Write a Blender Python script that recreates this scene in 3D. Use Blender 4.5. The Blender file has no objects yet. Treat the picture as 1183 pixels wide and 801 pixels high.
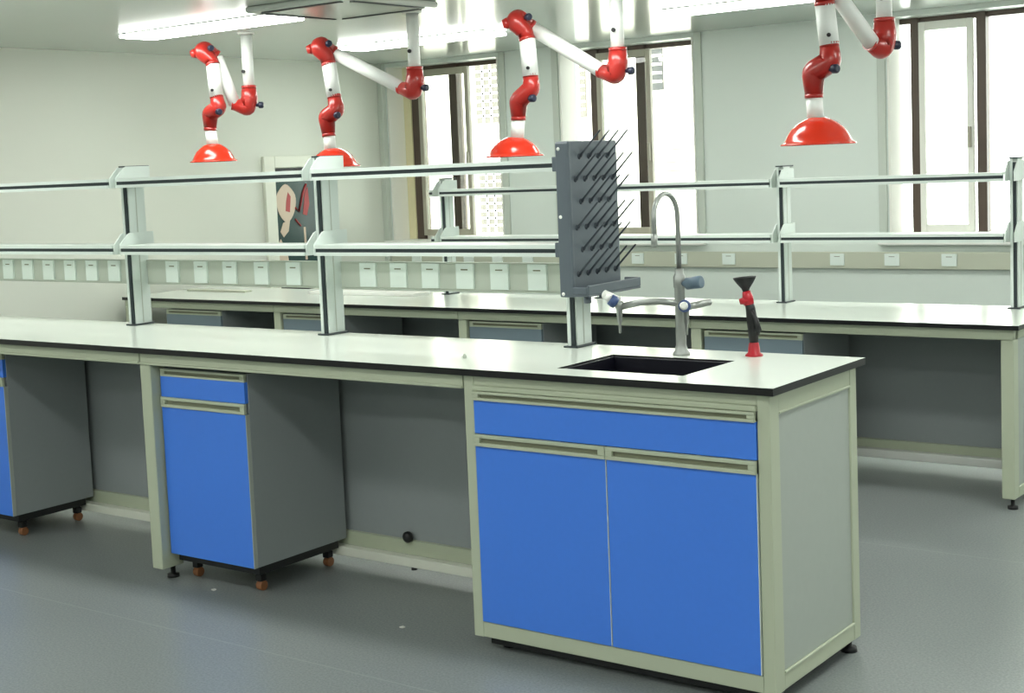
import bpy, bmesh, math, random
from mathutils import Vector, Matrix
random.seed(7)
PI = math.pi
SC = bpy.context.scene
COL = SC.collection

# ------------------------------------------------------------------ camera
cam_d = bpy.data.cameras.new('camera'); cam = bpy.data.objects.new('camera', cam_d); COL.objects.link(cam)
cam_d.sensor_fit = 'HORIZONTAL'; cam_d.sensor_width = 36.0
cam_d.lens = 36.0 * 1668.9 / 1183
cam_d.shift_x = (591.5 - 543.2) / 1183
cam_d.shift_y = -(400.5 - 345.5) / 1183
rx = Vector((0.79462083, 0.60555989, -0.04330078)); uy = Vector((-0.0216863, 0.09958992, 0.99479222)); fw = Vector((-0.60671859, 0.78954358, -0.09226857))
m = Matrix.Identity(4)
for i in range(3):
    m[i][0] = rx[i]; m[i][1] = uy[i]; m[i][2] = -fw[i]
m.translation = Vector((1.6139, -3.3254, 1.4429))
cam.matrix_world = m
cam_d.clip_start = 0.05; cam_d.clip_end = 200
SC.camera = cam

# ------------------------------------------------------------------ world, exposure
w = bpy.data.worlds.new('overcast_sky'); SC.world = w; w.use_nodes = True
bg = w.node_tree.nodes['Background']; bg.inputs[0].default_value = (0.97, 1.0, 0.95, 1); bg.inputs[1].default_value = 5.5
LAMP = 12.5
SC.view_settings.view_transform = 'Standard'; SC.view_settings.look = 'None'
SC.view_settings.exposure = 0.5; SC.view_settings.gamma = 1.0; SC.view_settings.use_curve_mapping = False

# ------------------------------------------------------------------ materials
def lin(c): return tuple(((x / 255) / 12.92 if x <= 10 else (((x / 255) + 0.055) / 1.055) ** 2.4) for x in c)
def mat(name, rgb, rough=0.5, metal=0.0, noise=0.0, scale=8.0, bump=0.0, coat=0.0, spec=0.5, emit=None, stretch=None):
    mt = bpy.data.materials.new(name); mt.use_nodes = True; nt = mt.node_tree; b = nt.nodes['Principled BSDF']
    c = lin(rgb)
    b.inputs['Base Color'].default_value = (*c, 1); b.inputs['Roughness'].default_value = rough; b.inputs['Metallic'].default_value = metal
    b.inputs['Coat Weight'].default_value = coat; b.inputs['Specular IOR Level'].default_value = spec
    if noise or bump:
        tc = nt.nodes.new('ShaderNodeTexCoord'); mp = nt.nodes.new('ShaderNodeMapping'); n = nt.nodes.new('ShaderNodeTexNoise')
        if stretch: mp.inputs['Scale'].default_value = stretch
        nt.links.new(tc.outputs['Object'], mp.inputs[0]); nt.links.new(mp.outputs[0], n.inputs['Vector'])
        n.inputs['Scale'].default_value = scale; n.inputs['Detail'].default_value = 5
        if noise:
            mx = nt.nodes.new('ShaderNodeMix'); mx.data_type = 'RGBA'
            mx.inputs[6].default_value = (*[x * (1 - noise) for x in c], 1); mx.inputs[7].default_value = (*[min(1, x * (1 + noise)) for x in c], 1)
            nt.links.new(n.outputs['Fac'], mx.inputs[0]); nt.links.new(mx.outputs[2], b.inputs['Base Color'])
        if bump:
            bp = nt.nodes.new('ShaderNodeBump'); bp.inputs['Strength'].default_value = bump; bp.inputs['Distance'].default_value = 0.002
            nt.links.new(n.outputs['Fac'], bp.inputs['Height']); nt.links.new(bp.outputs[0], b.inputs['Normal'])
    if emit:
        b.inputs['Emission Color'].default_value = (*emit[0], 1); b.inputs['Emission Strength'].default_value = emit[1]
    return mt
M = {}
M['wall'] = mat('painted_panel_wall', (214, 218, 207), 0.45, noise=0.02, scale=1.5)
M['pier'] = mat('pale_green_panel', (220, 229, 222), 0.35, noise=0.02, scale=2)
M['trim'] = mat('panel_trim', (196, 204, 194), 0.4, noise=0.02)
M['ceil'] = mat('glossy_white_ceiling', (194, 200, 193), 0.17, noise=0.015, scale=1.2, spec=0.6)
M['frame'] = mat('beige_coated_steel', (180, 188, 165), 0.42, noise=0.02, scale=5)
M['frame_light'] = mat('light_coated_steel', (226, 229, 215), 0.4, noise=0.02)
M['blue'] = mat('blue_laminate', (66, 126, 230), 0.38, noise=0.03, scale=60)
M['grey'] = mat('grey_melamine', (148, 155, 156), 0.45, noise=0.03, scale=70)
M['side'] = mat('light_grey_side_panel', (168, 176, 169), 0.5, noise=0.03, scale=40)
M['top'] = mat('pale_laminate_top', (218, 225, 216), 0.2, noise=0.015, scale=3, spec=0.55)
M['core'] = mat('black_worktop_core', (9, 10, 13), 0.35, noise=0.1)
M['black'] = mat('black_plastic', (16, 18, 20), 0.45, noise=0.1)
M['sinkm'] = mat('black_resin_sink', (10, 11, 24), 0.4, noise=0.1)
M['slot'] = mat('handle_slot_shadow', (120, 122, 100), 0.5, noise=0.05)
M['alu'] = mat('white_coated_aluminium', (216, 226, 220), 0.32, noise=0.015)
M['alu_far'] = M['alu']
M['darkslot'] = mat('dark_rubber_insert', (36, 48, 52), 0.5, noise=0.08)
M['trunk'] = mat('grey_green_trunking', (186, 193, 181), 0.45, noise=0.02)
M['trunk2'] = mat('beige_trunking', (190, 194, 176), 0.45, noise=0.02)
M['socket'] = mat('white_socket_plastic', (226, 236, 230), 0.35, noise=0.01)
M['rack'] = mat('grey_polypropylene', (92, 102, 110), 0.42, noise=0.04, scale=30)
M['peg'] = mat('dark_grey_peg', (60, 68, 76), 0.4, noise=0.04)
M['chrome'] = mat('satin_metal', (158, 162, 158), 0.3, metal=0.55, noise=0.03)
M['tapgrey'] = mat('blue_grey_tap_handle', (92, 112, 128), 0.35, noise=0.04)
M['tapblue'] = mat('blue_tap_ring', (60, 82, 130), 0.35, noise=0.04)
M['white'] = mat('white_gloss', (236, 238, 232), 0.3, noise=0.01)
M['tube'] = mat('white_arm_tube', (232, 236, 232), 0.35, noise=0.01)
M['red'] = mat('red_gloss_plastic', (214, 50, 26), 0.2, noise=0.04, coat=0.4)
M['redjoint'] = mat('red_joint_plastic', (168, 40, 34), 0.3, noise=0.05, coat=0.2)
M['knob'] = mat('dark_blue_knob', (34, 40, 62), 0.4, noise=0.06)
M['reded'] = mat('crimson_plastic', (176, 18, 36), 0.35, noise=0.05)
M['brass'] = mat('orange_brown_caster', (140, 92, 58), 0.45, noise=0.12)
M['brown'] = mat('dark_brown_window_frame', (86, 72, 62), 0.45, noise=0.05)
M['sash'] = mat('grey_sash', (172, 168, 152), 0.4, noise=0.03)
M['cream'] = mat('cream_jamb', (226, 218, 178), 0.5, noise=0.03)
M['reveal'] = mat('white_reveal', (240, 240, 232), 0.5, noise=0.01)
M['board'] = mat('dark_green_glass', (44, 70, 68), 0.2, noise=0.06)
M['emcream'] = mat('cream_decal', (206, 188, 168), 0.5, noise=0.05)
M['emred'] = mat('red_decal', (170, 62, 62), 0.5, noise=0.05)
M['facade'] = mat('pale_facade', (236, 232, 220), 0.8, noise=0.03)
M['fwin'] = mat('facade_window', (94, 91, 84), 0.4, noise=0.05)
M['paper'] = mat('white_paper', (232, 232, 226), 0.7, noise=0.02)
M['acslot'] = mat('dark_vent', (52, 60, 60), 0.5, noise=0.05)
M['light'] = mat('lamp_diffuser', (250, 255, 250), 0.5, emit=((0.98, 1.0, 0.95), LAMP))

# vinyl floor: mottled, weld seams every 1.9 m
def floor_mat():
    mt = bpy.data.materials.new('grey_vinyl_floor'); mt.use_nodes = True; nt = mt.node_tree; b = nt.nodes['Principled BSDF']
    tc = nt.nodes.new('ShaderNodeTexCoord')
    n1 = nt.nodes.new('ShaderNodeTexNoise'); n1.inputs['Scale'].default_value = 140; n1.inputs['Detail'].default_value = 3
    n2 = nt.nodes.new('ShaderNodeTexNoise'); n2.inputs['Scale'].default_value = 1.6; n2.inputs['Detail'].default_value = 4
    for n in (n1, n2): nt.links.new(tc.outputs['Object'], n.inputs['Vector'])
    r1 = nt.nodes.new('ShaderNodeValToRGB'); e = r1.color_ramp.elements
    e[0].position = 0.3; e[0].color = (*lin((120, 127, 127)), 1); e[1].position = 0.72; e[1].color = (*lin((148, 154, 152)), 1)
    nt.links.new(n1.outputs['Fac'], r1.inputs[0])
    mx = nt.nodes.new('ShaderNodeMix'); mx.data_type = 'RGBA'; mx.blend_type = 'MULTIPLY'; mx.inputs[0].default_value = 0.25
    nt.links.new(r1.outputs[0], mx.inputs[6]); nt.links.new(n2.outputs['Fac'], mx.inputs[7])
    sp = nt.nodes.new('ShaderNodeSeparateXYZ'); nt.links.new(tc.outputs['Object'], sp.inputs[0])
    a = nt.nodes.new('ShaderNodeMath'); a.operation = 'ADD'; a.inputs[1].default_value = 20.35 ; nt.links.new(sp.outputs['Y'], a.inputs[0])
    mo = nt.nodes.new('ShaderNodeMath'); mo.operation = 'MODULO'; mo.inputs[1].default_value = 2.0; nt.links.new(a.outputs[0], mo.inputs[0])
    lt = nt.nodes.new('ShaderNodeMath'); lt.operation = 'LESS_THAN'; lt.inputs[1].default_value = 0.005; nt.links.new(mo.outputs[0], lt.inputs[0])
    m2 = nt.nodes.new('ShaderNodeMix'); m2.data_type = 'RGBA'; m2.inputs[7].default_value = (*lin((142, 148, 146)), 1)
    nt.links.new(lt.outputs[0], m2.inputs[0]); nt.links.new(mx.outputs[2], m2.inputs[6]); nt.links.new(m2.outputs[2], b.inputs['Base Color'])
    rr = nt.nodes.new('ShaderNodeMapRange'); rr.inputs[3].default_value = 0.28; rr.inputs[4].default_value = 0.42
    nt.links.new(n2.outputs['Fac'], rr.inputs[0]); nt.links.new(rr.outputs[0], b.inputs['Roughness'])
    bp = nt.nodes.new('ShaderNodeBump'); bp.inputs['Strength'].default_value = 0.15; bp.inputs['Distance'].default_value = 0.001
    nt.links.new(n1.outputs['Fac'], bp.inputs['Height']); nt.links.new(bp.outputs[0], b.inputs['Normal'])
    return mt
M['floor'] = floor_mat()
def glass_mat():
    mt = bpy.data.materials.new('window_glass'); mt.use_nodes = True; nt = mt.node_tree
    out = nt.nodes['Material Output']; nt.nodes.remove(nt.nodes['Principled BSDF'])
    t = nt.nodes.new('ShaderNodeBsdfTransparent'); t.inputs[0].default_value = (0.96, 0.98, 0.96, 1)
    g = nt.nodes.new('ShaderNodeBsdfGlossy'); g.inputs['Roughness'].default_value = 0.02
    fr = nt.nodes.new('ShaderNodeFresnel'); fr.inputs[0].default_value = 1.45
    mx = nt.nodes.new('ShaderNodeMixShader')
    nt.links.new(fr.outputs[0], mx.inputs[0]); nt.links.new(t.outputs[0], mx.inputs[1]); nt.links.new(g.outputs[0], mx.inputs[2]); nt.links.new(mx.outputs[0], out.inputs[0])
    return mt
M['glass'] = glass_mat()

# ------------------------------------------------------------------ mesh helpers
class MB:
    def __init__(s): s.b = bmesh.new()
    def box(s, x0, x1, y0, y1, z0, z1, mi=0):
        v = [s.b.verts.new(p) for p in ((x0,y0,z0),(x1,y0,z0),(x1,y1,z0),(x0,y1,z0),(x0,y0,z1),(x1,y0,z1),(x1,y1,z1),(x0,y1,z1))]
        for f in ((3,2,1,0),(4,5,6,7),(0,1,5,4),(1,2,6,5),(2,3,7,6),(3,0,4,7)):
            s.b.faces.new([v[i] for i in f]).material_index = mi
        return s
    def tube(s, pts, r, n=14, mi=0, cap=True):
        pts = [Vector(p) for p in pts]; rs = r if isinstance(r, (list, tuple)) else [r] * len(pts)
        rings = []; up = None
        for i, p in enumerate(pts):
            d = (pts[min(i+1, len(pts)-1)] - pts[max(i-1, 0)]).normalized()
            if up is None:
                up = Vector((0,0,1)) if abs(d.z) < 0.9 else Vector((1,0,0))
            a = d.cross(up).normalized(); b = a.cross(d).normalized(); up = b
            rings.append([s.b.verts.new(p + (a * math.cos(2*PI*k/n) + b * math.sin(2*PI*k/n)) * rs[i]) for k in range(n)])
        for A, B in zip(rings, rings[1:]):
            for k in range(n):
                f = s.b.faces.new((A[k], B[k], B[(k+1)%n], A[(k+1)%n])); f.smooth = True; f.material_index = mi
        if cap:
            s.b.faces.new(rings[0]).material_index = mi; s.b.faces.new(rings[-1][::-1]).material_index = mi
        return s
    def lathe(s, prof, c, n=40, mi=0, axis=None):
        c = Vector(c); q = axis if axis is None else Vector((0,0,1)).rotation_difference(Vector(axis).normalized())
        rings = []
        for r, z in prof:
            ring = []
            for k in range(n):
                v = Vector((max(r,1e-5)*math.cos(2*PI*k/n), max(r,1e-5)*math.sin(2*PI*k/n), z))
                if q: v = q @ v
                ring.append(s.b.verts.new(c + v))
            rings.append(ring)
        for A, B in zip(rings, rings[1:]):
            for k in range(n):
                f = s.b.faces.new((A[k], A[(k+1)%n], B[(k+1)%n], B[k])); f.smooth = True; f.material_index = mi
        return s
    def prism(s, poly, axis, a, b, mi=0):
        def P(u, v, t): return {'x': (t,u,v), 'y': (u,t,v), 'z': (u,v,t)}[axis]
        A = [s.b.verts.new(P(u,v,a)) for u,v in poly]; B = [s.b.verts.new(P(u,v,b)) for u,v in poly]; n = len(poly)
        s.b.faces.new(A).material_index = mi; s.b.faces.new(B[::-1]).material_index = mi
        for k in range(n): s.b.faces.new((A[k], B[k], B[(k+1)%n], A[(k+1)%n])).material_index = mi
        return s
    def build(s, name, mats, parent=None, bevel=0.0, seg=2):
        bmesh.ops.recalc_face_normals(s.b, faces=s.b.faces[:])
        me = bpy.data.meshes.new(name); s.b.to_mesh(me); s.b.free()
        for mm in (mats if isinstance(mats, (list, tuple)) else [mats]): me.materials.append(mm)
        o = bpy.data.objects.new(name, me); COL.objects.link(o)
        if parent:
            o.parent = parent; o.matrix_parent_inverse = Matrix.Identity(4)
            r = parent
            off = Vector((0,0,0))
            while r: off += r.location; r = r.parent
            me.transform(Matrix.Translation(-off))
        if bevel:
            md = o.modifiers.new('bevel', 'BEVEL'); md.width = bevel; md.segments = seg; md.limit_method = 'ANGLE'; md.angle_limit = 0.7
        return o
def box(name, mt, x0, x1, y0, y1, z0, z1, parent=None, bevel=0.0):
    return MB().box(x0,x1,y0,y1,z0,z1).build(name, mt, parent, bevel)
def thing(name, label, cat, loc, group=None):
    o = bpy.data.objects.new(name, None); COL.objects.link(o); o.location = loc; o.empty_display_size = 0.1
    return tag(o, label, cat, group)
def tag(o, label, cat, group=None):
    o['label'] = label; o['category'] = cat
    if group: o['group'] = group
    return o
def struct(o): o['kind'] = 'structure'; return o

# ------------------------------------------------------------------ room shell
XL, XR, YB, YF, ZC = -5.5, 5.0, 4.95, -6.6, 2.22
struct(box('floor', M['floor'], XL-.2, XR+.2, YF-.2, YB+.3, -.12, 0))
struct(box('ceiling', M['ceil'], XL-.2, XR+.2, YF-.2, YB+.3, ZC, ZC+.1))
struct(box('wall_left', M['wall'], XL-.12, XL, YF, YB, 0, ZC))
struct(box('wall_right', M['wall'], XR, XR+.12, YF, YB, 0, ZC))
struct(box('wall_front', M['wall'], XL-.12, XR+.12, YF-.12, YF, 0, ZC))
WT = 2.19; WB = 0.90
WINS = [(-5.44, -4.41), (-3.90, -2.87), (-1.60, -0.45), (0.9, 2.0), (3.3, 4.4)]
wb = MB(); xs = XL - .12
for a, b in WINS:
    wb.box(xs, a, YB, YB+.25, 0, ZC); xs = b
    wb.box(a, b, YB, YB+.25, 0, WB); wb.box(a, b, YB, YB+.25, WT, ZC)
wb.box(xs, XR+.12, YB, YB+.25, 0, ZC)
struct(wb.build('wall_back', M['pier']))
# slim vertical trims on the piers, beside the window openings
tn = 0
for x in (-4.40, -3.955, -2.86, -1.66):
    tn += 1; struct(box('trim_%d' % tn, M['trim'], x, x+.05, YB-.014, YB, .93, ZC, bevel=.003))
tn += 1; struct(box('trim_%d' % tn, M['trim'], XL, XL+.045, YB-.045, YB, 0, ZC, bevel=.003))
struct(box('baseboard_back', M['trim'], XL, XR, YB-.012, YB, 0, .09, bevel=.002))
struct(box('baseboard_left', M['trim'], XL, XL+.012, YF, YB-.05, 0, .09, bevel=.002))

# windows: reveal lining, brown outer frame, mullions, grey inner sash, panes
def window(i, a, b, lay):
    w_ = MB()
    yf0, yf1 = YB+.19, YB+.245
    for x0, x1 in lay['brown']: w_.box(x0, x1, yf0-.02, yf1, WB, WT)
    w_.box(a, b, yf0, yf1, WT-.03, WT)
    fr = struct(w_.build('window_%d' % i, M['brown'], bevel=.003))
    fr.name = 'window_%d' % i
    ms = MB()
    ms.box(a, a+.012, YB-.005, yf0-.021, WB, WT); ms.box(b-.012, b, YB-.005, yf0-.021, WB, WT)
    ms.build('window_reveal', M['reveal'], fr)
    box('bottom_rail', M['reveal'], a+.012, b-.012, yf0, yf1-.001, WB+.001, WB+.029, fr)
    box('window_sill', M['white'], a-.06, b+.06, YB-.05, yf0-.021, WB-.035, WB+.004, fr, .008)
    if lay.get('sash'):
        x0, x1 = lay['sash']; s_ = MB(); t = .035
        s_.box(x0, x0+t, yf0-.04, yf0-.004, WB+.03, WT-.03); s_.box(x1-t, x1, yf0-.04, yf0-.004, WB+.03, WT-.03)
        s_.box(x0+t, x1-t, yf0-.04, yf0-.004, WB+.03, WB+.075); s_.box(x0+t, x1-t, yf0-.04, yf0-.004, WT-.08, WT-.03)
        sa = s_.build('sash', M[lay.get('sm', 'sash')], fr, .004)
        MB().box(x1-t+.008, x1-.008, yf0-.062, yf0-.041, 1.42, 1.54).build('handle', M['sash'], sa, .004)
        box('pane', M['glass'], x0+t, x1-t, yf0-.024, yf0-.018, WB+.07, WT-.07, sa)
    if lay.get('cream'):
        box('jamb', M['cream'], *lay['cream'], yf0-.03, yf1, WB, WT, fr, .002)
    x0 = a
    bs = sorted(lay['brown'])
    edges = [a] + [e for q in bs for e in q] + [b]
    for k in range(0, len(edges), 2):
        if edges[k+1] - edges[k] > .06:
            box('pane', M['glass'], edges[k], edges[k+1], yf0+.02, yf0+.026, WB+.03, WT-.03, fr)
window(1, *WINS[0], dict(brown=[(-5.35,-5.27),(-4.99,-4.92)], sash=(-5.27,-4.80), cream=(-5.42,-5.352)))
window(2, *WINS[1], dict(brown=[(-3.76,-3.70),(-3.40,-3.33)], sash=(-3.70,-3.28)))
window(3, *WINS[2], dict(brown=[(-1.525,-1.475),(-1.14,-1.085)], sash=(-1.47,-1.155), sm='reveal'))
window(4, *WINS[3], dict(brown=[(.96,1.02),(1.45,1.51)], sash=(1.03,1.44), sm='reveal'))  # out of view, added to let in daylight from the right
window(5, *WINS[4], dict(brown=[(3.36,3.42),(3.85,3.91)], sash=(3.43,3.84), sm='reveal'))  # also unseen, added for its daylight

# socket trunking along the window wall
def socket_mb(mb, x, y, z, wd, h, mi_plate=0, mi_dark=1):
    mb.box(x-wd/2, x+wd/2, y-.009, y, z-h/2, z+h/2, 0)
    mb.box(x-wd*.2, x+wd*.2, y-.0098, y-.009, z+h*.24, z+h*.29, 1)
    return mb
tr = thing('socket_trunking', 'long beige trunking with white sockets on the window wall under the sills', 'trunking', (-2.9, YB, .775))
box('cover', M['trunk2'], -5.45, .85, YB-.03, YB-.013, .725, .825, tr, .003)
for x in (-5.2, -4.715, -4.459, -4.196, -3.307, -2.983, -2.641, -1.917, -1.578, -1.239, -.6):
    socket_mb(MB(), x, YB-.031, .78, .088, .07).build('socket', [M['socket'], M['slot']], tr, .002)

# framed dark green board on the end wall
nb = thing('notice_board', 'white framed dark green board with round cream and red emblem on the end wall', 'notice board', (XL, 3.97, .6))
X0 = XL + .001
f_ = MB()
f_.box(X0, X0+.03, 3.665, 3.765, .56, 1.56); f_.box(X0, X0+.03, 4.215, 4.29, .56, 1.56)
f_.box(X0, X0+.03, 3.765, 4.215, 1.48, 1.56); f_.box(X0, X0+.03, 3.765, 4.215, .67, .80); f_.box(X0, X0+.03, 3.765, 4.215, .56, .62)
f_.build('frame', M['frame_light'], nb, .004)
box('panel', M['board'], X0, X0+.012, 3.765, 4.215, .80, 1.44, nb)
box('vent_slot', M['black'], X0, X0+.01, 3.765, 4.215, .62, .67, nb)
box('header_slot', M['black'], X0, X0+.011, 3.765, 4.215, 1.455, 1.475, nb)
e_ = MB()   # round cream disc with ragged tail
pts = [(3.87+.095*math.cos(t)*(1+.06*math.sin(3*t)), 1.235+.125*math.sin(t)*(1+.05*math.cos(4*t))) for t in [2*PI*k/28 for k in range(28)]]
e_.prism(pts, 'x', X0+.012, X0+.015)
e_.prism([(3.83,1.10),(3.90,1.12),(3.88,1.04),(3.83,1.0),(3.80,1.04)], 'x', X0+.012, X0+.0145)
e_.prism([(3.767,.80),(3.767,.95),(3.80,.99),(3.86,.88),(3.87,.80)], 'x', X0+.012, X0+.0145)
e_.prism([(4.03,1.06),(4.05,1.06),(4.055,.83),(4.035,.83)], 'x', X0+.012, X0+.0145)
e_.build('emblem', M['emcream'], nb)
e2 = MB()
e2.prism([(3.86,1.18),(3.90,1.17),(3.915,1.28),(3.89,1.31),(3.87,1.25)], 'x', X0+.015, X0+.0165)
e2.tube([(X0+.016,3.955,1.20),(X0+.016,3.99,1.17),(X0+.016,4.04,1.30),(X0+.016,4.075,1.36)], .008, 6)
e2.tube([(X0+.016,3.95,1.12),(X0+.016,4.0,1.07)], .006, 6)
e2.prism([(4.03,1.15),(4.07,1.14),(4.10,1.22),(4.09,1.34),(4.06,1.30),(4.045,1.22)], 'x', X0+.012, X0+.0145)
e2.build('red_figure', M['emred'], nb)

# pale building outside the windows
bd = thing('apartment_block', 'pale building facade with rows of windows outside', 'building', (-12, 17, -6))
box('facade', M['facade'], -26, -8.2, 17, 21, -6, 14, bd)
k = 0
M['louvre'] = mat('dark_louvre', (52, 55, 55), 0.5, noise=0.05)
def facade_window(x, z, wd, h, nx, nz, mt):
    wm = MB(); wm.box(x, x+wd, 16.95, 17.0, z, z+h, 0)
    for i in range(1, nx): wm.box(x+wd*i/nx-.02, x+wd*i/nx+.02, 16.93, 16.95, z, z+h, 1)
    for i in range(1, nz): wm.box(x, x+wd, 16.93, 16.95, z+h*i/nz-.02, z+h*i/nz+.02, 1)
    wm.build('window', [M[mt], M['facade']], bd)
for zz in (-1.6, .25, 2.15, 4.1):
    for xx in (-21.6, -19.6, -17.6, -15.6, -13.65, -11.9): facade_window(xx, zz, .5, 1.15, 3, 9, 'fwin')
for zz in (-1.2, 2.5, 6.2): facade_window(-10.14, zz, .20, .95, 1, 7, 'louvre')
for zz in (1.20, 1.34, 1.54): box('ledge', M['fwin'], -9.95, -9.55, 16.93, 17.0, zz, zz+.02, bd)

# ------------------------------------------------------------------ ceiling fixtures
def lamp(x0, x1, yc, label):
    t = thing('ceiling_light', label, 'ceiling light', ((x0+x1)/2, yc, ZC), 'flat white ceiling lights')
    b_ = MB(); b_.prism([(yc-.10, ZC), (yc+.10, ZC), (yc+.12, ZC-.006), (yc-.12, ZC-.006)], 'x', x0, x1); b_.build('housing', M['white'], t)
    box('diffuser', M['light'], x0+.001, x1-.001, yc-.12, yc+.12, ZC-.024, ZC-.0061, t, .006)
ROWLAB = {(0,0): 'flat white ceiling light above the leftmost red-hooded arm',
          (1,0): 'flat white ceiling light behind the second arm, next to the wall corner',
          (1,1): 'flat white ceiling light before the pale pier between second and third windows'}
for j, yc in enumerate((1.88, 3.6)):
    for i, x in enumerate((-4.58, -2.27, .05, 2.4)):
        lamp(x, x+1.14, yc, ROWLAB.get((j,i), 'flat white ceiling light out of frame, row %s column %s' % ('ab'[j], 'abcd'[i])))
for j, yc in enumerate((.15, -1.6, -3.35, -5.1)):
    for i, x in enumerate((-4.58, -2.27, .05, 2.4)):
        lamp(x, x+1.14, yc, 'flat white ceiling light out of frame behind, row %s column %s' % ('cdef'[j], 'abcd'[i]))

ac = thing('ceiling_air_conditioner', 'square ceiling cassette air conditioner with dark slots at the top edge of the view', 'air conditioner', (-3.0, 1.78, ZC))
box('panel', M['ceil'], -3.33, -2.68, 1.48, 2.12, ZC-.03, ZC, ac, .012)
for (x0,x1,y0,y1) in ((-3.25,-2.76,1.51,1.535),(-3.25,-2.76,2.065,2.09),(-3.30,-3.275,1.55,2.05),(-2.735,-2.71,1.55,2.05)):
    box('air_slot', M['acslot'], x0, x1, y0, y1, ZC-.034, ZC-.0299, ac)

# ------------------------------------------------------------------ extraction arms with red hoods
def joint(mb_name, pts, r, par, k=.18, tip=.9, bulge=.2):
    P = [Vector(p) for p in pts]; out = [P[0]]; n = len(P)
    for i in range(1, n-1):
        a_ = P[i] + (P[i-1]-P[i])*k; b_ = P[i] + (P[i+1]-P[i])*k
        for s in range(5):
            t = s/4; out.append(a_*(1-t)**2 + P[i]*2*t*(1-t) + b_*t*t)
    out.append(P[-1])
    L = [0]
    for p, q in zip(out, out[1:]): L.append(L[-1] + (q-p).length)
    rad = [r*(0.9+(tip-.9)*(l/L[-1])**2+bulge*max(0.0, math.sin(PI*l/L[-1]))**1.5) for l in L]
    mb = MB().tube(out, rad, 20)
    # collars at both ends
    for a, b, q in ((P[0], P[1], .9), (P[-1], P[-2], tip)):
        d = (b-a).normalized(); mb.tube([a-d*.004, a+d*.012], r*q*1.07, 20)
    return mb.build(mb_name, M['redjoint'], par)
def knob(pos, d, r, par, mt=None):
    pos = Vector(pos); d = Vector(d).normalized()
    return MB().tube([pos, pos+d*r*.6, pos+d*r*.9, pos+d*r*2.0, pos+d*r*2.3], [r*.5, r*.5, r, r, r*.7], 12).build('knob', mt or M['knob'], par)
def arm(base, Y, U, T1, T2, Ma, Mb, Mc, HT, rim, dia, label):
    t = thing('extraction_arm', label, 'fume extraction arm', (base[0]+.01, base[1], ZC), 'ceiling extraction arms with red hoods')
    b = Vector(base); U = Vector((U[0], Y, U[1])); T1, T2, Ma, Mb, Mc, HT, rim = [Vector((p[0], Y, p[1])) for p in (T1, T2, Ma, Mb, Mc, HT, rim)]
    dv = (U - b); hd = Vector((dv.x, dv.y, 0)).normalized()
    side = Vector((-hd.y, hd.x, 0))
    if side.x < 0: side = -side
    # drop pipe
    MB().tube([(b.x+.01, b.y, ZC), (b.x+.01, b.y, b.z+.06)], .031, 20).build('ceiling_pipe', M['tube'], t)
    MB().lathe([(0,0),(.048,0),(.048,-.008),(.037,-.010)], (b.x+.01, b.y, ZC)).build('ceiling_flange', M['white'], t)
    knob((b.x+.01, b.y-.029, b.z+.165), (.5,-1,0), .010, t, M['black'])
    # lower elbow: comes down, swells and turns up towards the upper joint
    fs = b + Vector((.005,0,-.03)) + hd*.09 + Vector((0,0,.02))
    joint('elbow_joint', [b+Vector((.01,0,.085)), b+Vector((.01,0,.02)), b+Vector((.006,0,-.030))+hd*.012, fs], .043, t, .12, .70, .28)
    knob(b+Vector((.03,0,-.02))-hd*.02, -hd+Vector((0,-.2,0)), .018, t)
    # forearm behind the hinge of the upper joint
    off = Vector((.02, .05, -.03))
    MB().tube([fs-hd*.01, U+off], .033, 20).build('forearm_tube', M['tube'], t)
    # upper joint: ball, then turning straight down
    d = (T1-U).normalized()
    joint('upper_joint', [U+off*.9, U+Vector((-.02,.0,.018)), U+Vector((-.018,-.03,.002)) , U+d*.05, T1+Vector((0,0,0))], .040, t, .25, .9, .22)
    MB().tube([U+Vector((-.05,-.045,-.005)), U+Vector((-.07,-.06,-.01))], [.028,.020], 14).build('hinge_cap', M['redjoint'], t)
    knob(U+Vector((.035,-.02,.012)), (1,-.4,.1), .017, t)
    MB().tube([T1-Vector((0,0,-.004)), T2], .038, 24).build('upper_tube', M['tube'], t)
    knob(T2+Vector((.015,-.034,.035)), (.3,-1,0), .008, t, M['black'])
    joint('middle_joint', [T2+Vector((0,0,.006)), Ma+Vector((.004,0,-.030)), Mb+Vector((-.016,0,.006)), Mc], .039, t, .16, .86, .30)
    knob(Mb+Vector((.06,-.02,.012)), (1,-.3,.0), .018, t)
    MB().tube([Mc+Vector((0,0,.004)), HT-Vector((0,0,.01))], .032, 24).build('hood_tube', M['tube'], t)
    R = dia/2; h = HT.z - rim.z; c = rim
    prof = [(.034, h+.006), (.05, h), (R*.55, h*.86), (R*.74, h*.62), (R*.86, h*.34), (R*.93, h*.12), (R*1.0, h*.03), (R*1.06, 0), (R*1.06, -.006), (R*.97, -.004), (R*.90, h*.1), (R*.82, h*.34), (R*.70, h*.6), (R*.5, h*.82), (.03, h*.93)]
    MB().lathe(prof, c, 48).build('hood', M['red'], t)
    return t
arm((-4.233,2.35,1.843), 2.2, (-4.374,2.124), (-4.338,2.050), (-4.326,1.875), (-4.315,1.846), (-4.369,1.779), (-4.390,1.699), (-4.376,1.613), (-4.377,1.527), .248,
    'leftmost extraction arm, its whole red hood clear against the bare end wall')
arm((-3.046,2.35,1.857), 2.3, (-3.595,2.086), (-3.571,1.995), (-3.546,1.827), (-3.536,1.791), (-3.59,1.718), (-3.597,1.628), (-3.59,1.555), (-3.571,1.468), .265,
    'extraction arm whose red hood is mostly hidden behind a white shelf post bracket')
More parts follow.
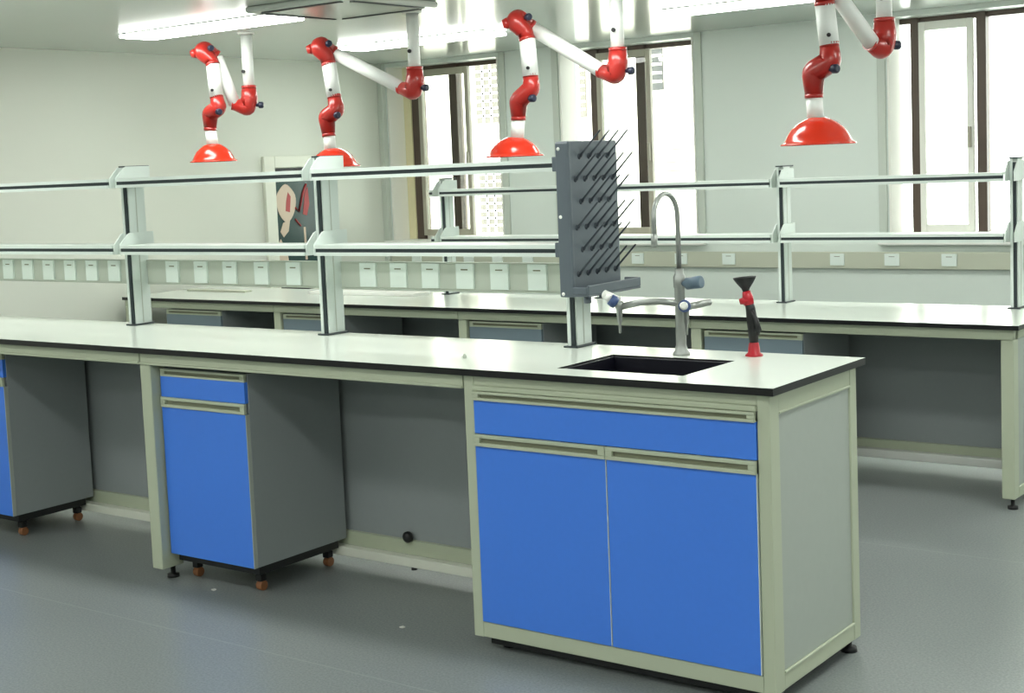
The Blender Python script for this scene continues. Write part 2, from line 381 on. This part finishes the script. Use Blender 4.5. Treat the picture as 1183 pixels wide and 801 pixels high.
arm((-1.855,2.35,1.854), 2.3, (-2.332,2.102), (-2.306,2.015), (-2.295,1.846), (-2.296,1.818), (-2.355,1.728), (-2.374,1.648), (-2.389,1.56), (-2.405,1.478), .265,
    'extraction arm with red hood hanging just left of the grey pegboard')
arm((-.61,2.35,1.868), 2.0, (-.696,2.075), (-.698,1.996), (-.683,1.843), (-.684,1.81), (-.735,1.737), (-.750,1.648), (-.745,1.562), (-.737,1.468), .275,
    'rightmost extraction arm with red hood, above the far worktop in front of the pale pier')

# ------------------------------------------------------------------ near bench
D = .557
def worktop(name, x0, x1, y0, y1, z0, z1, hole, label):
    b = MB(); hx0, hx1, hy0, hy1 = hole if hole else (None,)*4
    bm = b.b
    def q(p, mi):
        bm.faces.new([bm.verts.new(v) for v in p]).material_index = mi
    def slab(a, c, e, g):
        q([(a,e,z1),(c,e,z1),(c,g,z1),(a,g,z1)], 0); q([(a,g,z0),(c,g,z0),(c,e,z0),(a,e,z0)], 1)
    if hole:
        gx = [x0, hx0, hx1, x1]; gy = [y0, hy0, hy1, y1]
        for i in range(3):
            for j in range(3):
                if (i, j) != (1, 1): slab(gx[i], gx[i+1], gy[j], gy[j+1])
        q([(hx0,hy0,z0),(hx1,hy0,z0),(hx1,hy0,z1),(hx0,hy0,z1)],1); q([(hx1,hy0,z0),(hx1,hy1,z0),(hx1,hy1,z1),(hx1,hy0,z1)],1)
        q([(hx1,hy1,z0),(hx0,hy1,z0),(hx0,hy1,z1),(hx1,hy1,z1)],1); q([(hx0,hy1,z0),(hx0,hy0,z0),(hx0,hy0,z1),(hx0,hy1,z1)],1)
    else: slab(x0, x1, y0, y1)
    gx = [x0]+([hx0,hx1] if hole else [])+[x1]; gy = [y0]+([hy0,hy1] if hole else [])+[y1]
    for a, c in zip(gx, gx[1:]):
        q([(a,y0,z0),(c,y0,z0),(c,y0,z1),(a,y0,z1)],1); q([(c,y1,z0),(a,y1,z0),(a,y1,z1),(c,y1,z1)],1)
    for a, c in zip(gy, gy[1:]):
        q([(x1,a,z0),(x1,c,z0),(x1,c,z1),(x1,a,z1)],1); q([(x0,c,z0),(x0,a,z0),(x0,a,z1),(x0,c,z1)],1)
    bmesh.ops.remove_doubles(bm, verts=bm.verts[:], dist=1e-5)
    return tag(b.build(name, [M['top'], M['core']]), label, 'worktop')
ZT = .85
SX0, SX1, SY0, SY1 = -.706, -.296, .090, .395
worktop('worktop', -5.2, .02, -.02, D+.02, .83, ZT, (SX0, SX1, SY0, SY1), 'long pale worktop with black edge and sink cut-out on the near bench')

# bench frame: legs, apron, back panel, rear rails
bf = thing('bench_frame', 'beige steel frame with grey back panels under the near worktop, left of the sink cabinet', 'bench frame', (-3.0, .28, 0))
for xl in (-2.438, -3.9, -5.18):
    lg = box('leg', M['frame'], xl, xl+.055, 0.0, .10, .045, .787, bf, .004)
    MB().tube([(xl+.028,.07,.0),(xl+.028,.07,.012),(xl+.028,.07,.014),(xl+.028,.07,.05)], [.022,.022,.009,.009], 14).build('foot', M['black'], lg)
    rl = box('leg', M['frame'], xl, xl+.055, D-.08, D, .045, .787, bf, .004)
    MB().tube([(xl+.028,D-.04,.0),(xl+.028,D-.04,.012),(xl+.028,D-.04,.014),(xl+.028,D-.04,.05)], [.022,.022,.009,.009], 14).build('foot', M['black'], rl)
for x0, x1 in ((-5.18, -3.903), (-3.897, -2.441), (-2.435, -.984)):
    ap = MB(); ap.box(x0, x1, 0, .03, .788, .83); ap.box(x0, x1, -.006, 0, .788, .797); ap.box(x0, x1, D-.03, D, .788, .83)
    ap.build('apron', M['frame'], bf, .002)
for x0, x1 in ((-5.125, -3.9), (-3.845, -2.438), (-2.383, -.984)):
    box('back_panel', M['grey'], x0, x1, D-.028, D-.016, .12, .787, bf)
    box('back_rail', M['frame'], x0, x1, D-.045, D-.015, .072, .124, bf, .002)
    box('foot_rail', M['frame_light'], x0, x1, D-.085, D-.046, .040, .074, bf, .004)
MB().lathe([(.0,0),(.02,0),(.02,.012),(.012,.02),(.0,.022)], (-1.655, D-.046, .138), 16, axis=(0,-1,0)).build('rail_knob', M['black'], bf)
MB().lathe([(.0,.012),(.009,.012),(.011,.0)], (-1.62, D-.066, .028), 12).build('rail_plug', M['black'], bf)

# handle profile: long light channel with darker recess
def handle(name, x0, x1, y, z0, z1, par):
    h = MB(); e = .010; t = (z1-z0)
    h.box(x0, x1, y-.012, y, z0, z0+t*.30, 0); h.box(x0, x1, y-.012, y, z1-t*.30, z1, 0)
    h.box(x0, x0+.022, y-.012, y, z0+t*.30, z1-t*.30, 0); h.box(x1-.022, x1, y-.012, y, z0+t*.30, z1-t*.30, 0)
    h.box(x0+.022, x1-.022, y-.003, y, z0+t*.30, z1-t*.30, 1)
    return h.build(name, [M['frame'], M['slot']], par, .0015)

# sink cabinet
sk = thing('sink_cabinet', 'wide sink cabinet with blue drawer front and two blue doors at the near bench end', 'cabinet', (-.49, .28, 0))
for q in ((-.98,-.945,0,.04), (-.036,0,0,.055), (-.98,-.945,D-.04,D), (-.036,0,D-.045,D)):
    box('corner_post', M['frame'], *q, .04, .83, sk, .003)
r = MB(); r.box(-.945, -.036, 0.002, .035, .80, .83); r.box(-.945, -.036, -.006, .035, .785, .80)
r.build('top_rail', M['frame'], sk, .002)
box('bottom_rail', M['frame'], -.945, -.036, .001, .04, .041, .088, sk, .003)
b_ = MB(); b_.box(-.945, -.036, .012, D-.02, .075, .089); b_.box(-.945, -.036, D-.022, D-.01, .089, .83); b_.box(-.967, -.955, .04, D-.04, .06, .83)
b_.build('carcass', M['side'], sk)
dr = box('drawer_front', M['blue'], -.943, -.038, -.004, .012, .658, .757, sk, .0015)
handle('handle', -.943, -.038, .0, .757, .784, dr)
for x0, x1 in ((-.943, -.4925), (-.4905, -.038)):
    d_ = box('door', M['blue'], x0, x1-.002, -.004, .012, .090, .621, sk, .0015)
    box('edge_band', M['alu'], x1-.002, x1-.0004, -.0043, .012, .090, .621, d_)
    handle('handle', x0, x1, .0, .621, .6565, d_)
s_ = box('side_panel', M['side'], -.014, -.006, .055, D-.045, .09, .775, sk)
MB().box(-.030, -.001, .055, D-.045, .775, .83).box(-.005, .002, .055, D-.045, .772, .779).build('side_rail', M['frame'], sk, .002)
MB().box(-.030, -.001, .055, D-.045, .041, .089).box(-.005, .003, .055, D-.045, .085, .092).build('side_rail', M['frame'], sk, .002)
for x, y in ((-.90,.075),(-.05,.055),(-.95,D-.03),(-.025,D-.03)):
    MB().tube([(x,y,0),(x,y,.014),(x,y,.016),(x,y,.045)], [.024,.022,.009,.009], 16).build('foot', M['black'], sk)
box('base_gap_shade', M['black'], -.94, -.03, .03, D-.03, .014, .0405, sk)  # black slab painting in the deep shade of the gap under the cabinet

# sink basin set into the worktop
s = MB(); zb = .62; t = .008
s.box(SX0+.0005, SX0+t, SY0+.0005, SY1-.0005, zb, .845); s.box(SX1-t, SX1-.0005, SY0+.0005, SY1-.0005, zb, .845)
s.box(SX0+t, SX1-t, SY0+.0005, SY0+t, zb, .845); s.box(SX0+t, SX1-t, SY1-t, SY1-.0005, zb, .845)
s.box(SX0+t, SX1-t, SY0+t, SY1-t, zb, zb+t)
sn = tag(s.build('sink', M['sinkm'], bevel=.002), 'black rectangular sink basin sunk into the near worktop', 'sink')
MB().lathe([(0,.004),(.03,.004),(.034,0)], (-.5,.24,zb+t), 24).build('drain', M['chrome'], sn)

# rolling pedestals
def pedestal(x0, x1, y0, y1, label, group, front='blue', z1=.772, z0=.10, body='grey', near=True):
    t = thing('rolling_pedestal', label, 'under-bench cabinet', ((x0+x1)/2, (y0+y1)/2, 0), group)
    box('body', M[body], x0, x1, y0+.016, y1, z0, z1, t, .0015)
    hz = z1-.028
    h1 = z1-.135
    dr = box('drawer', M[front], x0+.002, x1-.002, y0, y0+.0158, h1+.034, hz, t, .001)
    handle('handle', x0+.002, x1-.002, y0+.012, hz, z1-.001, dr)
    dd = box('door', M[front], x0+.002, x1-.0045, y0, y0+.0158, z0, h1-.004, t, .001)
    handle('handle', x0+.002, x1-.002, y0+.006, h1-.003, h1+.033, dd)
    box('edge_band', M['side'], x1-.0045, x1-.001, y0-.0003, y0+.0158, z0, h1-.004, dd)
    box('underside_shade', M['black'], x0+.01, x1-.01, y0+.03, y1-.035, z0-.03, z0, t)  # black block standing in for the deep shade below the body
    for cx, cy in ((x0+.045, y0+.085), (x1-.05, y0+.075), (x0+.045, y1-.06), (x1-.05, y1-.05)):
        cs = MB().tube([(cx,cy,z0-.03),(cx,cy,z0-.045)], .012, 12).box(cx-.014, cx+.014, cy-.016, cy+.012, .034, .058).build('caster', M['black'], t, .003)
        MB().tube([(cx-.013,cy,.018),(cx+.013,cy,.018)], .018, 18).build('wheel', M['brass'], cs, .003)
    return t
pedestal(-2.375, -1.945, .035, .50, 'blue fronted rolling cabinet beside the beige leg in the near bench middle bay', 'rolling cabinets under the near bench')
pedestal(-3.84, -3.405, .10, .50, 'blue fronted rolling cabinet cut by the left photo edge, under the near bench', 'rolling cabinets under the near bench')

# ------------------------------------------------------------------ reagent shelves
def shelf_unit(root_label, x_posts, y0, zt, z_up, z_lo, top, right_end, left_end, trunk, sockets, pw=.030, pd=.095, right_bracket=True):
    """y0: shelf front. posts stand at y0+.06"""
    yp0 = y0+.055; yp1 = yp0+pd
    rt = thing('reagent_shelf', root_label, 'shelf unit', (x_posts[0], yp0, zt))
    for k, xp in enumerate(x_posts):
        p = MB(); a, b = xp-pw/2, xp+pw/2
        g = .010
        p.box(a, a+.012, yp0, yp1, zt+.006, top-.004, 0); p.box(b-g*.55, b, yp0+.012, yp1, zt+.006, top-.004, 0); p.box(a+.012, b-g*.55, yp0+.012, yp1, zt+.006, top-.004, 0)
        p.box(b, b+.0012, yp0+pd*.5, yp0+pd*.5+.005, zt+.01, top-.07, 1)
        po = p.build('post', [M['alu'], M['trunk']], rt, .002)
        box('slot_insert', M['darkslot'], a+.012, b-g*.55, yp0+.003, yp0+.0119, zt+.006, top-.02, po)
        box('base_plate', M['darkslot'], a-.012, b+.012, yp0-.008, yp1+.006, zt, zt+.006, po, .002)
        box('post_cap', M['darkslot'], a-.002, b+.004, yp0-.002, yp1+.03, top-.004, top+.001, po)
        for zc in (z_up, z_lo):
            for sx in ((a-.0065, b+.0015) if not (right_end and k == 0) else ()):
                q = MB(); H = .066
                q.prism([(y0+.004,zc-.019),(y0+.004,zc+.019),(yp0-.01,zc+H-.006),(yp0+.004,zc+H),(yp1+.03,zc+H),(yp1+.03,zc-.019)], 'x', sx, sx+.005)
                q.tube([(sx-.001,yp0+.05,zc+.045),(sx+.006,yp0+.05,zc+.045)], .005, 10)
                q.build('bracket', M['alu'], rt)
    xs_ = sorted(x_posts)
    ends = ([left_end] if left_end is not None else []) + xs_ 
    for zc in (z_up, z_lo):
        for a, b in zip(ends, ends[1:]):
            ga = .012+pw/2 if a in x_posts else 0; gb = .012+pw/2 if b in x_posts else 0
            q = MB(); xa, xb = a+ga, b-gb
            q.box(xa, xb, y0+.012, y0+.15, zc+.008, zc+.018, 0)
            xc = right_end if (right_end and b == xs_[-1]) else xb
            q.box(xa, xc, y0, y0+.012, zc+.006, zc+.019, 0); q.box(xa, xc, y0, y0+.012, zc-.019, zc-.007, 0); q.box(xa, xc, y0+.008, y0+.012, zc-.007, zc+.006, 0)
            q.box(xa, xc, y0+.012, y0+.016, zc-.019, zc+.008, 0)
            sh = q.build('shelf_board', M['alu'], rt)
            box('edge_insert', M['darkslot'], xa, xc, y0+.003, y0+.0079, zc-.007, zc+.006, sh)
            if xc != xb:
                box('end_cap', M['rack'], xc, xc+.022, y0-.006, y0+.03, zc-.02, zc+.026, sh, .003)
    if trunk:
        tz0, tz1, ty0, ty1 = trunk
        for a, b in zip(ends, ends[1:]):
            if b not in x_posts or a not in x_posts: continue
            tk = MB(); tk.box(a+pw/2+.008, b-pw/2-.008, ty0, ty1, tz0, tz1); tk.box(a+pw/2+.008, b-pw/2-.008, ty0-.004, ty1, tz1, tz1+.005); tk.box(a+pw/2+.008, b-pw/2-.008, ty0-.003, ty1, tz0-.005, tz0)
            tk = tk.build('trunking', M['trunk'], rt, .002)
            for sx in sockets:
                if a < sx < b:
                    socket_mb(MB(), sx, ty0-.0001, (tz0+tz1)/2+.003, .074, .086).build('socket', [M['socket'], M['slot']], tk, .002)
    return rt
shelf_unit('two-tier white reagent shelf with sockets standing along the near bench', [-.915, -1.988, -3.061, -4.134], .43, ZT, 1.431, 1.163, 1.498,
           -.925, None, (1.018, 1.108, .565, .59), [-3.98,-3.838,-3.688,-3.537,-3.39,-3.242,-2.878,-2.710,-2.545,-2.37,-2.2,-1.829,-1.686,-1.541,-1.389,-1.243,-1.089])

# ------------------------------------------------------------------ drying rack at the end of the near shelf
rk = thing('drying_rack', 'grey plastic pegboard drying rack on the end post of the near shelf', 'drying rack', (-.87, .55, 1.02))
b = MB(); b.prism([(.402,1.02),(.69,1.02),(.69,1.497),(.684,1.503),(.408,1.503),(.402,1.497)], 'x', -.896, -.850)
b.box(-.853, -.846, .402, .415, 1.02, 1.503)
bo = b.build('board', M['rack'], rk, .003)
for zz in (1.03, 1.27, 1.48):
    MB().lathe([(.0,.002),(.005,.0018),(.006,0)], (-.884, .402, zz), 10, axis=(0,-1,0)).build('screw', M['white'], rk)
rows = [(1.455,0),(1.385,1),(1.315,0),(1.235,1),(1.165,0),(1.090,1)]
pegp = None
for z, o in rows:
    for k in range(4 + o):
        y = (.468 if not o else .441) + k*.054
        if pegp is None:
            pm = MB().tube([(0,0,0),(.006,0,.002),(.012,0,.010),(.077,0,.075),(.080,0,.078)], [.0060,.0060,.0036,.0030,.0018], 8)
            pm.lathe([(.010,0),(.009,.003),(.005,.005)], (0,0,0), 10, axis=(1,0,0))
            pegp = pm.build('peg', M['peg']); pg = pegp
        else:
            pg = pegp.copy(); COL.objects.link(pg)
        pg.parent = rk; pg.location = Vector((-.8505, y, z)) - rk.location
t_ = MB(); tx0, tx1, ty0, ty1, tz0, tz1 = -.8499, -.790, .402, .715, 1.022, 1.058
t_.box(tx0, tx1, ty0, ty1, tz0, tz0+.006); t_.box(tx1-.006, tx1, ty0, ty1, tz0+.006, tz1); t_.box(tx0, tx1-.006, ty0, ty0+.006, tz0+.006, tz1-.006); t_.box(tx0, tx1-.006, ty1-.006, ty1, tz0+.006, tz1)
t_.build('drip_tray', M['rack'], rk, .003)
MB().tube([(-.82,.44,1.022),(-.82,.44,1.0)], .012, 14).build('drain_spout', M['rack'], rk)

# ------------------------------------------------------------------ lab faucet
fx, fy = -.503, .455
ft = thing('lab_faucet', 'tall grey gooseneck laboratory tap with side outlets behind the sink', 'tap', (fx, fy, ZT))
MB().lathe([(0,0),(.026,0),(.026,.006),(.020,.014),(.0155,.03),(.0155,.20),(.018,.205),(.018,.235),(.0125,.245),(.0125,.26)], (fx,fy,ZT), 28).build('column', M['chrome'], ft)
pts = [(fx,fy,ZT+.255),(fx,fy,ZT+.40)]
for k in range(1, 15):
    a_ = PI*k/14; pts.append((fx, fy-.070+.070*math.cos(a_), ZT+.415+.070*math.sin(a_)))
pts += [(fx, fy-.140, ZT+.365)]
gn = MB().tube(pts, .0075, 14).build('gooseneck', M['chrome'], ft)
MB().tube([(fx,fy-.140,ZT+.372),(fx,fy-.140,ZT+.335),(fx,fy-.140,ZT+.333)], [.0095,.0095,.005], 12).build('spout_tip', M['chrome'], gn)
MB().tube([(fx+.012,fy-.004,ZT+.215),(fx+.028,fy-.006,ZT+.215),(fx+.030,fy-.007,ZT+.215),(fx+.078,fy-.012,ZT+.222),(fx+.080,fy-.012,ZT+.222)], [.008,.008,.018,.019,.015], 18).build('valve_handle', M['tapgrey'], ft)
# left side outlet
lx = fx-.190
MB().tube([(fx,fy-.005,ZT+.155),(fx-.06,fy-.02,ZT+.162),(fx-.12,fy-.03,ZT+.158),(lx+.01,fy-.035,ZT+.145)], .0105, 14).build('side_arm', M['chrome'], ft)
def outlet(px, py, pz, d, par):
    d = Vector(d).normalized(); P = Vector((px,py,pz))
    v = MB().tube([P+Vector((0,0,.012)), P, P-Vector((0,0,.012)), P-Vector((0,0,.05)), P-Vector((0,0,.055)), P-Vector((0,0,.085))], [.012,.016,.010,.0075,.0045,.004], 14).build('outlet_valve', M['chrome'], par)
    MB().tube([P+d*.010, P+d*.020, P+d*.034], [.017,.019,.017], 18).build('valve_knob', M['tapblue'], v)
    MB().tube([P+d*.0341, P+d*.044, P+d*.050], [.0125,.0115,.007], 18).build('knob_cap', M['white'], v)
outlet(lx, fy-.036, ZT+.148, (-.5,-.35,.45), ft)
MB().tube([Vector((lx,fy-.036,ZT+.165)), Vector((lx-.055,fy-.03,ZT+.180))], [.010,.014], 14).build('lever', M['white'], ft)
# front outlet and its lever
MB().tube([(fx+.008,fy-.012,ZT+.150),(fx+.034,fy-.026,ZT+.152)], .011, 12).build('side_arm', M['chrome'], ft)
outlet(fx+.036, fy-.030, ZT+.150, (.35,-1,.15), ft)
MB().tube([(fx+.010,fy+.005,ZT+.143),(fx+.030,fy+.05,ZT+.146),(fx+.045,fy+.10,ZT+.150),(fx+.046,fy+.105,ZT+.150)], [.011,.011,.010,.006], 14).build('side_arm', M['chrome'], ft)

# ------------------------------------------------------------------ eyewash
ex, ey = -.290, .505
ew = thing('eyewash', 'red and black hand-held eyewash standing on the near worktop right of the sink', 'eyewash', (ex, ey, ZT))
MB().lathe([(0,0),(.026,0),(.026,.004),(.018,.010),(.015,.035),(.012,.042)], (ex,ey,ZT), 24).build('base', M['reded'], ew)
MB().tube([(ex,ey,ZT+.040),(ex-.002,ey,ZT+.09),(ex-.008,ey,ZT+.14),(ex-.012,ey,ZT+.158)], [.013,.016,.014,.013], 16).build('handle', M['black'], ew)
MB().tube([(ex+.002,ey-.012,ZT+.135),(ex+.018,ey-.018,ZT+.11),(ex+.026,ey-.02,ZT+.080),(ex+.022,ey-.02,ZT+.066)], [.005,.007,.009,.006], 12).build('trigger_lever', M['black'], ew)
MB().tube([(ex-.012,ey,ZT+.150),(ex-.016,ey,ZT+.172),(ex-.020,ey,ZT+.190)], [.015,.016,.012], 16).tube([(ex-.014,ey-.004,ZT+.165),(ex-.036,ey-.010,ZT+.160)], [.012,.009], 12).build('valve_body', M['reded'], ew)
MB().lathe([(.008,0),(.012,.012),(.024,.028),(.033,.042),(.034,.046),(.030,.046),(.022,.034),(0,.03)], (ex-.021,ey,ZT+.186), 24, axis=(-.08,0,1)).build('spray_cup', M['black'], ew)

# little bits lying around
tag(MB().lathe([(0,.014),(.004,.013),(.006,.006),(.006,0)], (-1.102,.168,ZT), 12).build('screw_cap', M['trunk']), 'tiny grey cap standing on the near worktop left of the sink', 'cap')
for x, y, l in ((-2.149,.025,'tiny white scrap on the floor below the middle rolling cabinet'), (-1.299,.04,'tiny white scrap on the floor left of the sink cabinet')):
    tag(MB().prism([(x-.008,y-.005),(x+.006,y-.007),(x+.009,y+.004),(x-.003,y+.008)], 'z', 0, .003).build('paper_scrap', M['paper']), l, 'scrap')

# ------------------------------------------------------------------ far bench
FX0, FX1, FY0, FY1, FZ = -5.40, -.10, 2.35, 2.99, .735
worktop('worktop', FX0, FX1+.02, FY0-.02, FY1+.03, FZ-.018, FZ, None, 'long pale worktop with black edge on the far bench nearer the windows')
ff = thing('bench_frame', 'beige steel frame with grey back panels under the far worktop', 'bench frame', (-2.7, 2.65, 0))
zt = FZ-.018
legs = [-5.40, -4.13, -2.83, -1.515, -.155]
for xl in legs:
    lg = box('leg', M['frame'], xl, xl+.05, FY0, FY0+.06, .045, zt-.043, ff, .004)
    MB().tube([(xl+.03,FY0+.04,.0),(xl+.03,FY0+.04,.012),(xl+.03,FY0+.04,.014),(xl+.03,FY0+.04,.05)], [.02,.02,.008,.008], 14).build('foot', M['black'], lg)
    rl = box('leg', M['frame'], xl, xl+.05, FY1-.06, FY1, .045, zt-.043, ff, .004)
    MB().tube([(xl+.03,FY1-.03,.0),(xl+.03,FY1-.03,.012),(xl+.03,FY1-.03,.014),(xl+.03,FY1-.03,.05)], [.02,.02,.008,.008], 14).build('foot', M['black'], rl)
for a, b in zip(legs, legs[1:]):
    ap = MB(); ap.box(a+.001, b-.001 if b != legs[-1] else b+.05, FY0, FY0+.03, zt-.042, zt); ap.box(a+.001, b-.001, FY1-.03, FY1, zt-.042, zt)
    ap.build('apron', M['frame'], ff, .002)
    box('back_panel', M['grey'], a+.05, b, FY1-.028, FY1-.016, .115, zt-.043, ff)
    box('back_rail', M['frame'], a+.05, b, FY1-.05, FY1-.015, .078, .117, ff, .002)
    box('foot_rail', M['white'], a+.05, b, FY1-.10, FY1-.051, .042, .080, ff, .004)  # whiter than the near rail: the light it catches is put into the colour
sp = box('side_panel', M['side'], FX1-.020, FX1-.012, FY0+.06, FY1-.06, .085, zt-.043, ff)
for z_ in ((.045,.085),(zt-.042,zt)): box('side_rail', M['frame'], FX1-.04, FX1-.005, FY0+.06, FY1-.06, *z_, ff, .002)
M['bluegrey'] = mat('blue_grey_laminate', (112, 128, 138), 0.42, noise=0.03, scale=50)
for x0, x1, lab in ((-5.04,-4.57,'grey rolling cabinet under the far bench, nearest the end wall'),
                    (-4.07,-3.62,'grey rolling cabinet seen between the near shelf posts under the far bench'),
                    (-2.77,-2.33,'grey rolling cabinet under the far bench, seen left of the grey pegboard post'),
                    (-1.455,-.985,'grey rolling cabinet under the far bench, seen behind the eyewash')):
    pedestal(x0, x1, FY0+.01, FY0+.5, lab, 'rolling cabinets under the far bench', 'bluegrey', z1=.667, z0=.09)
shelf_unit('two-tier white reagent shelf standing along the far bench before the windows', [-.27, -1.335, -2.345, -3.345], 2.855, FZ, 1.297, 1.040, 1.376,
           None, -3.39, None, [], pw=.030, pd=.085)
tag(MB().box(-5.28, -4.76, 2.74, 2.80, FZ, FZ+.010).build('cable_cover', M['trunk2'], bevel=.003), 'low beige strip lying on the far worktop near the end wall', 'cover strip')
tag(MB().box(-4.25, -3.45, 2.76, 2.90, FZ, FZ+.016).build('shelf_panel', M['white'], bevel=.003), 'flat white panel lying on the far worktop left of the far shelf end', 'panel')
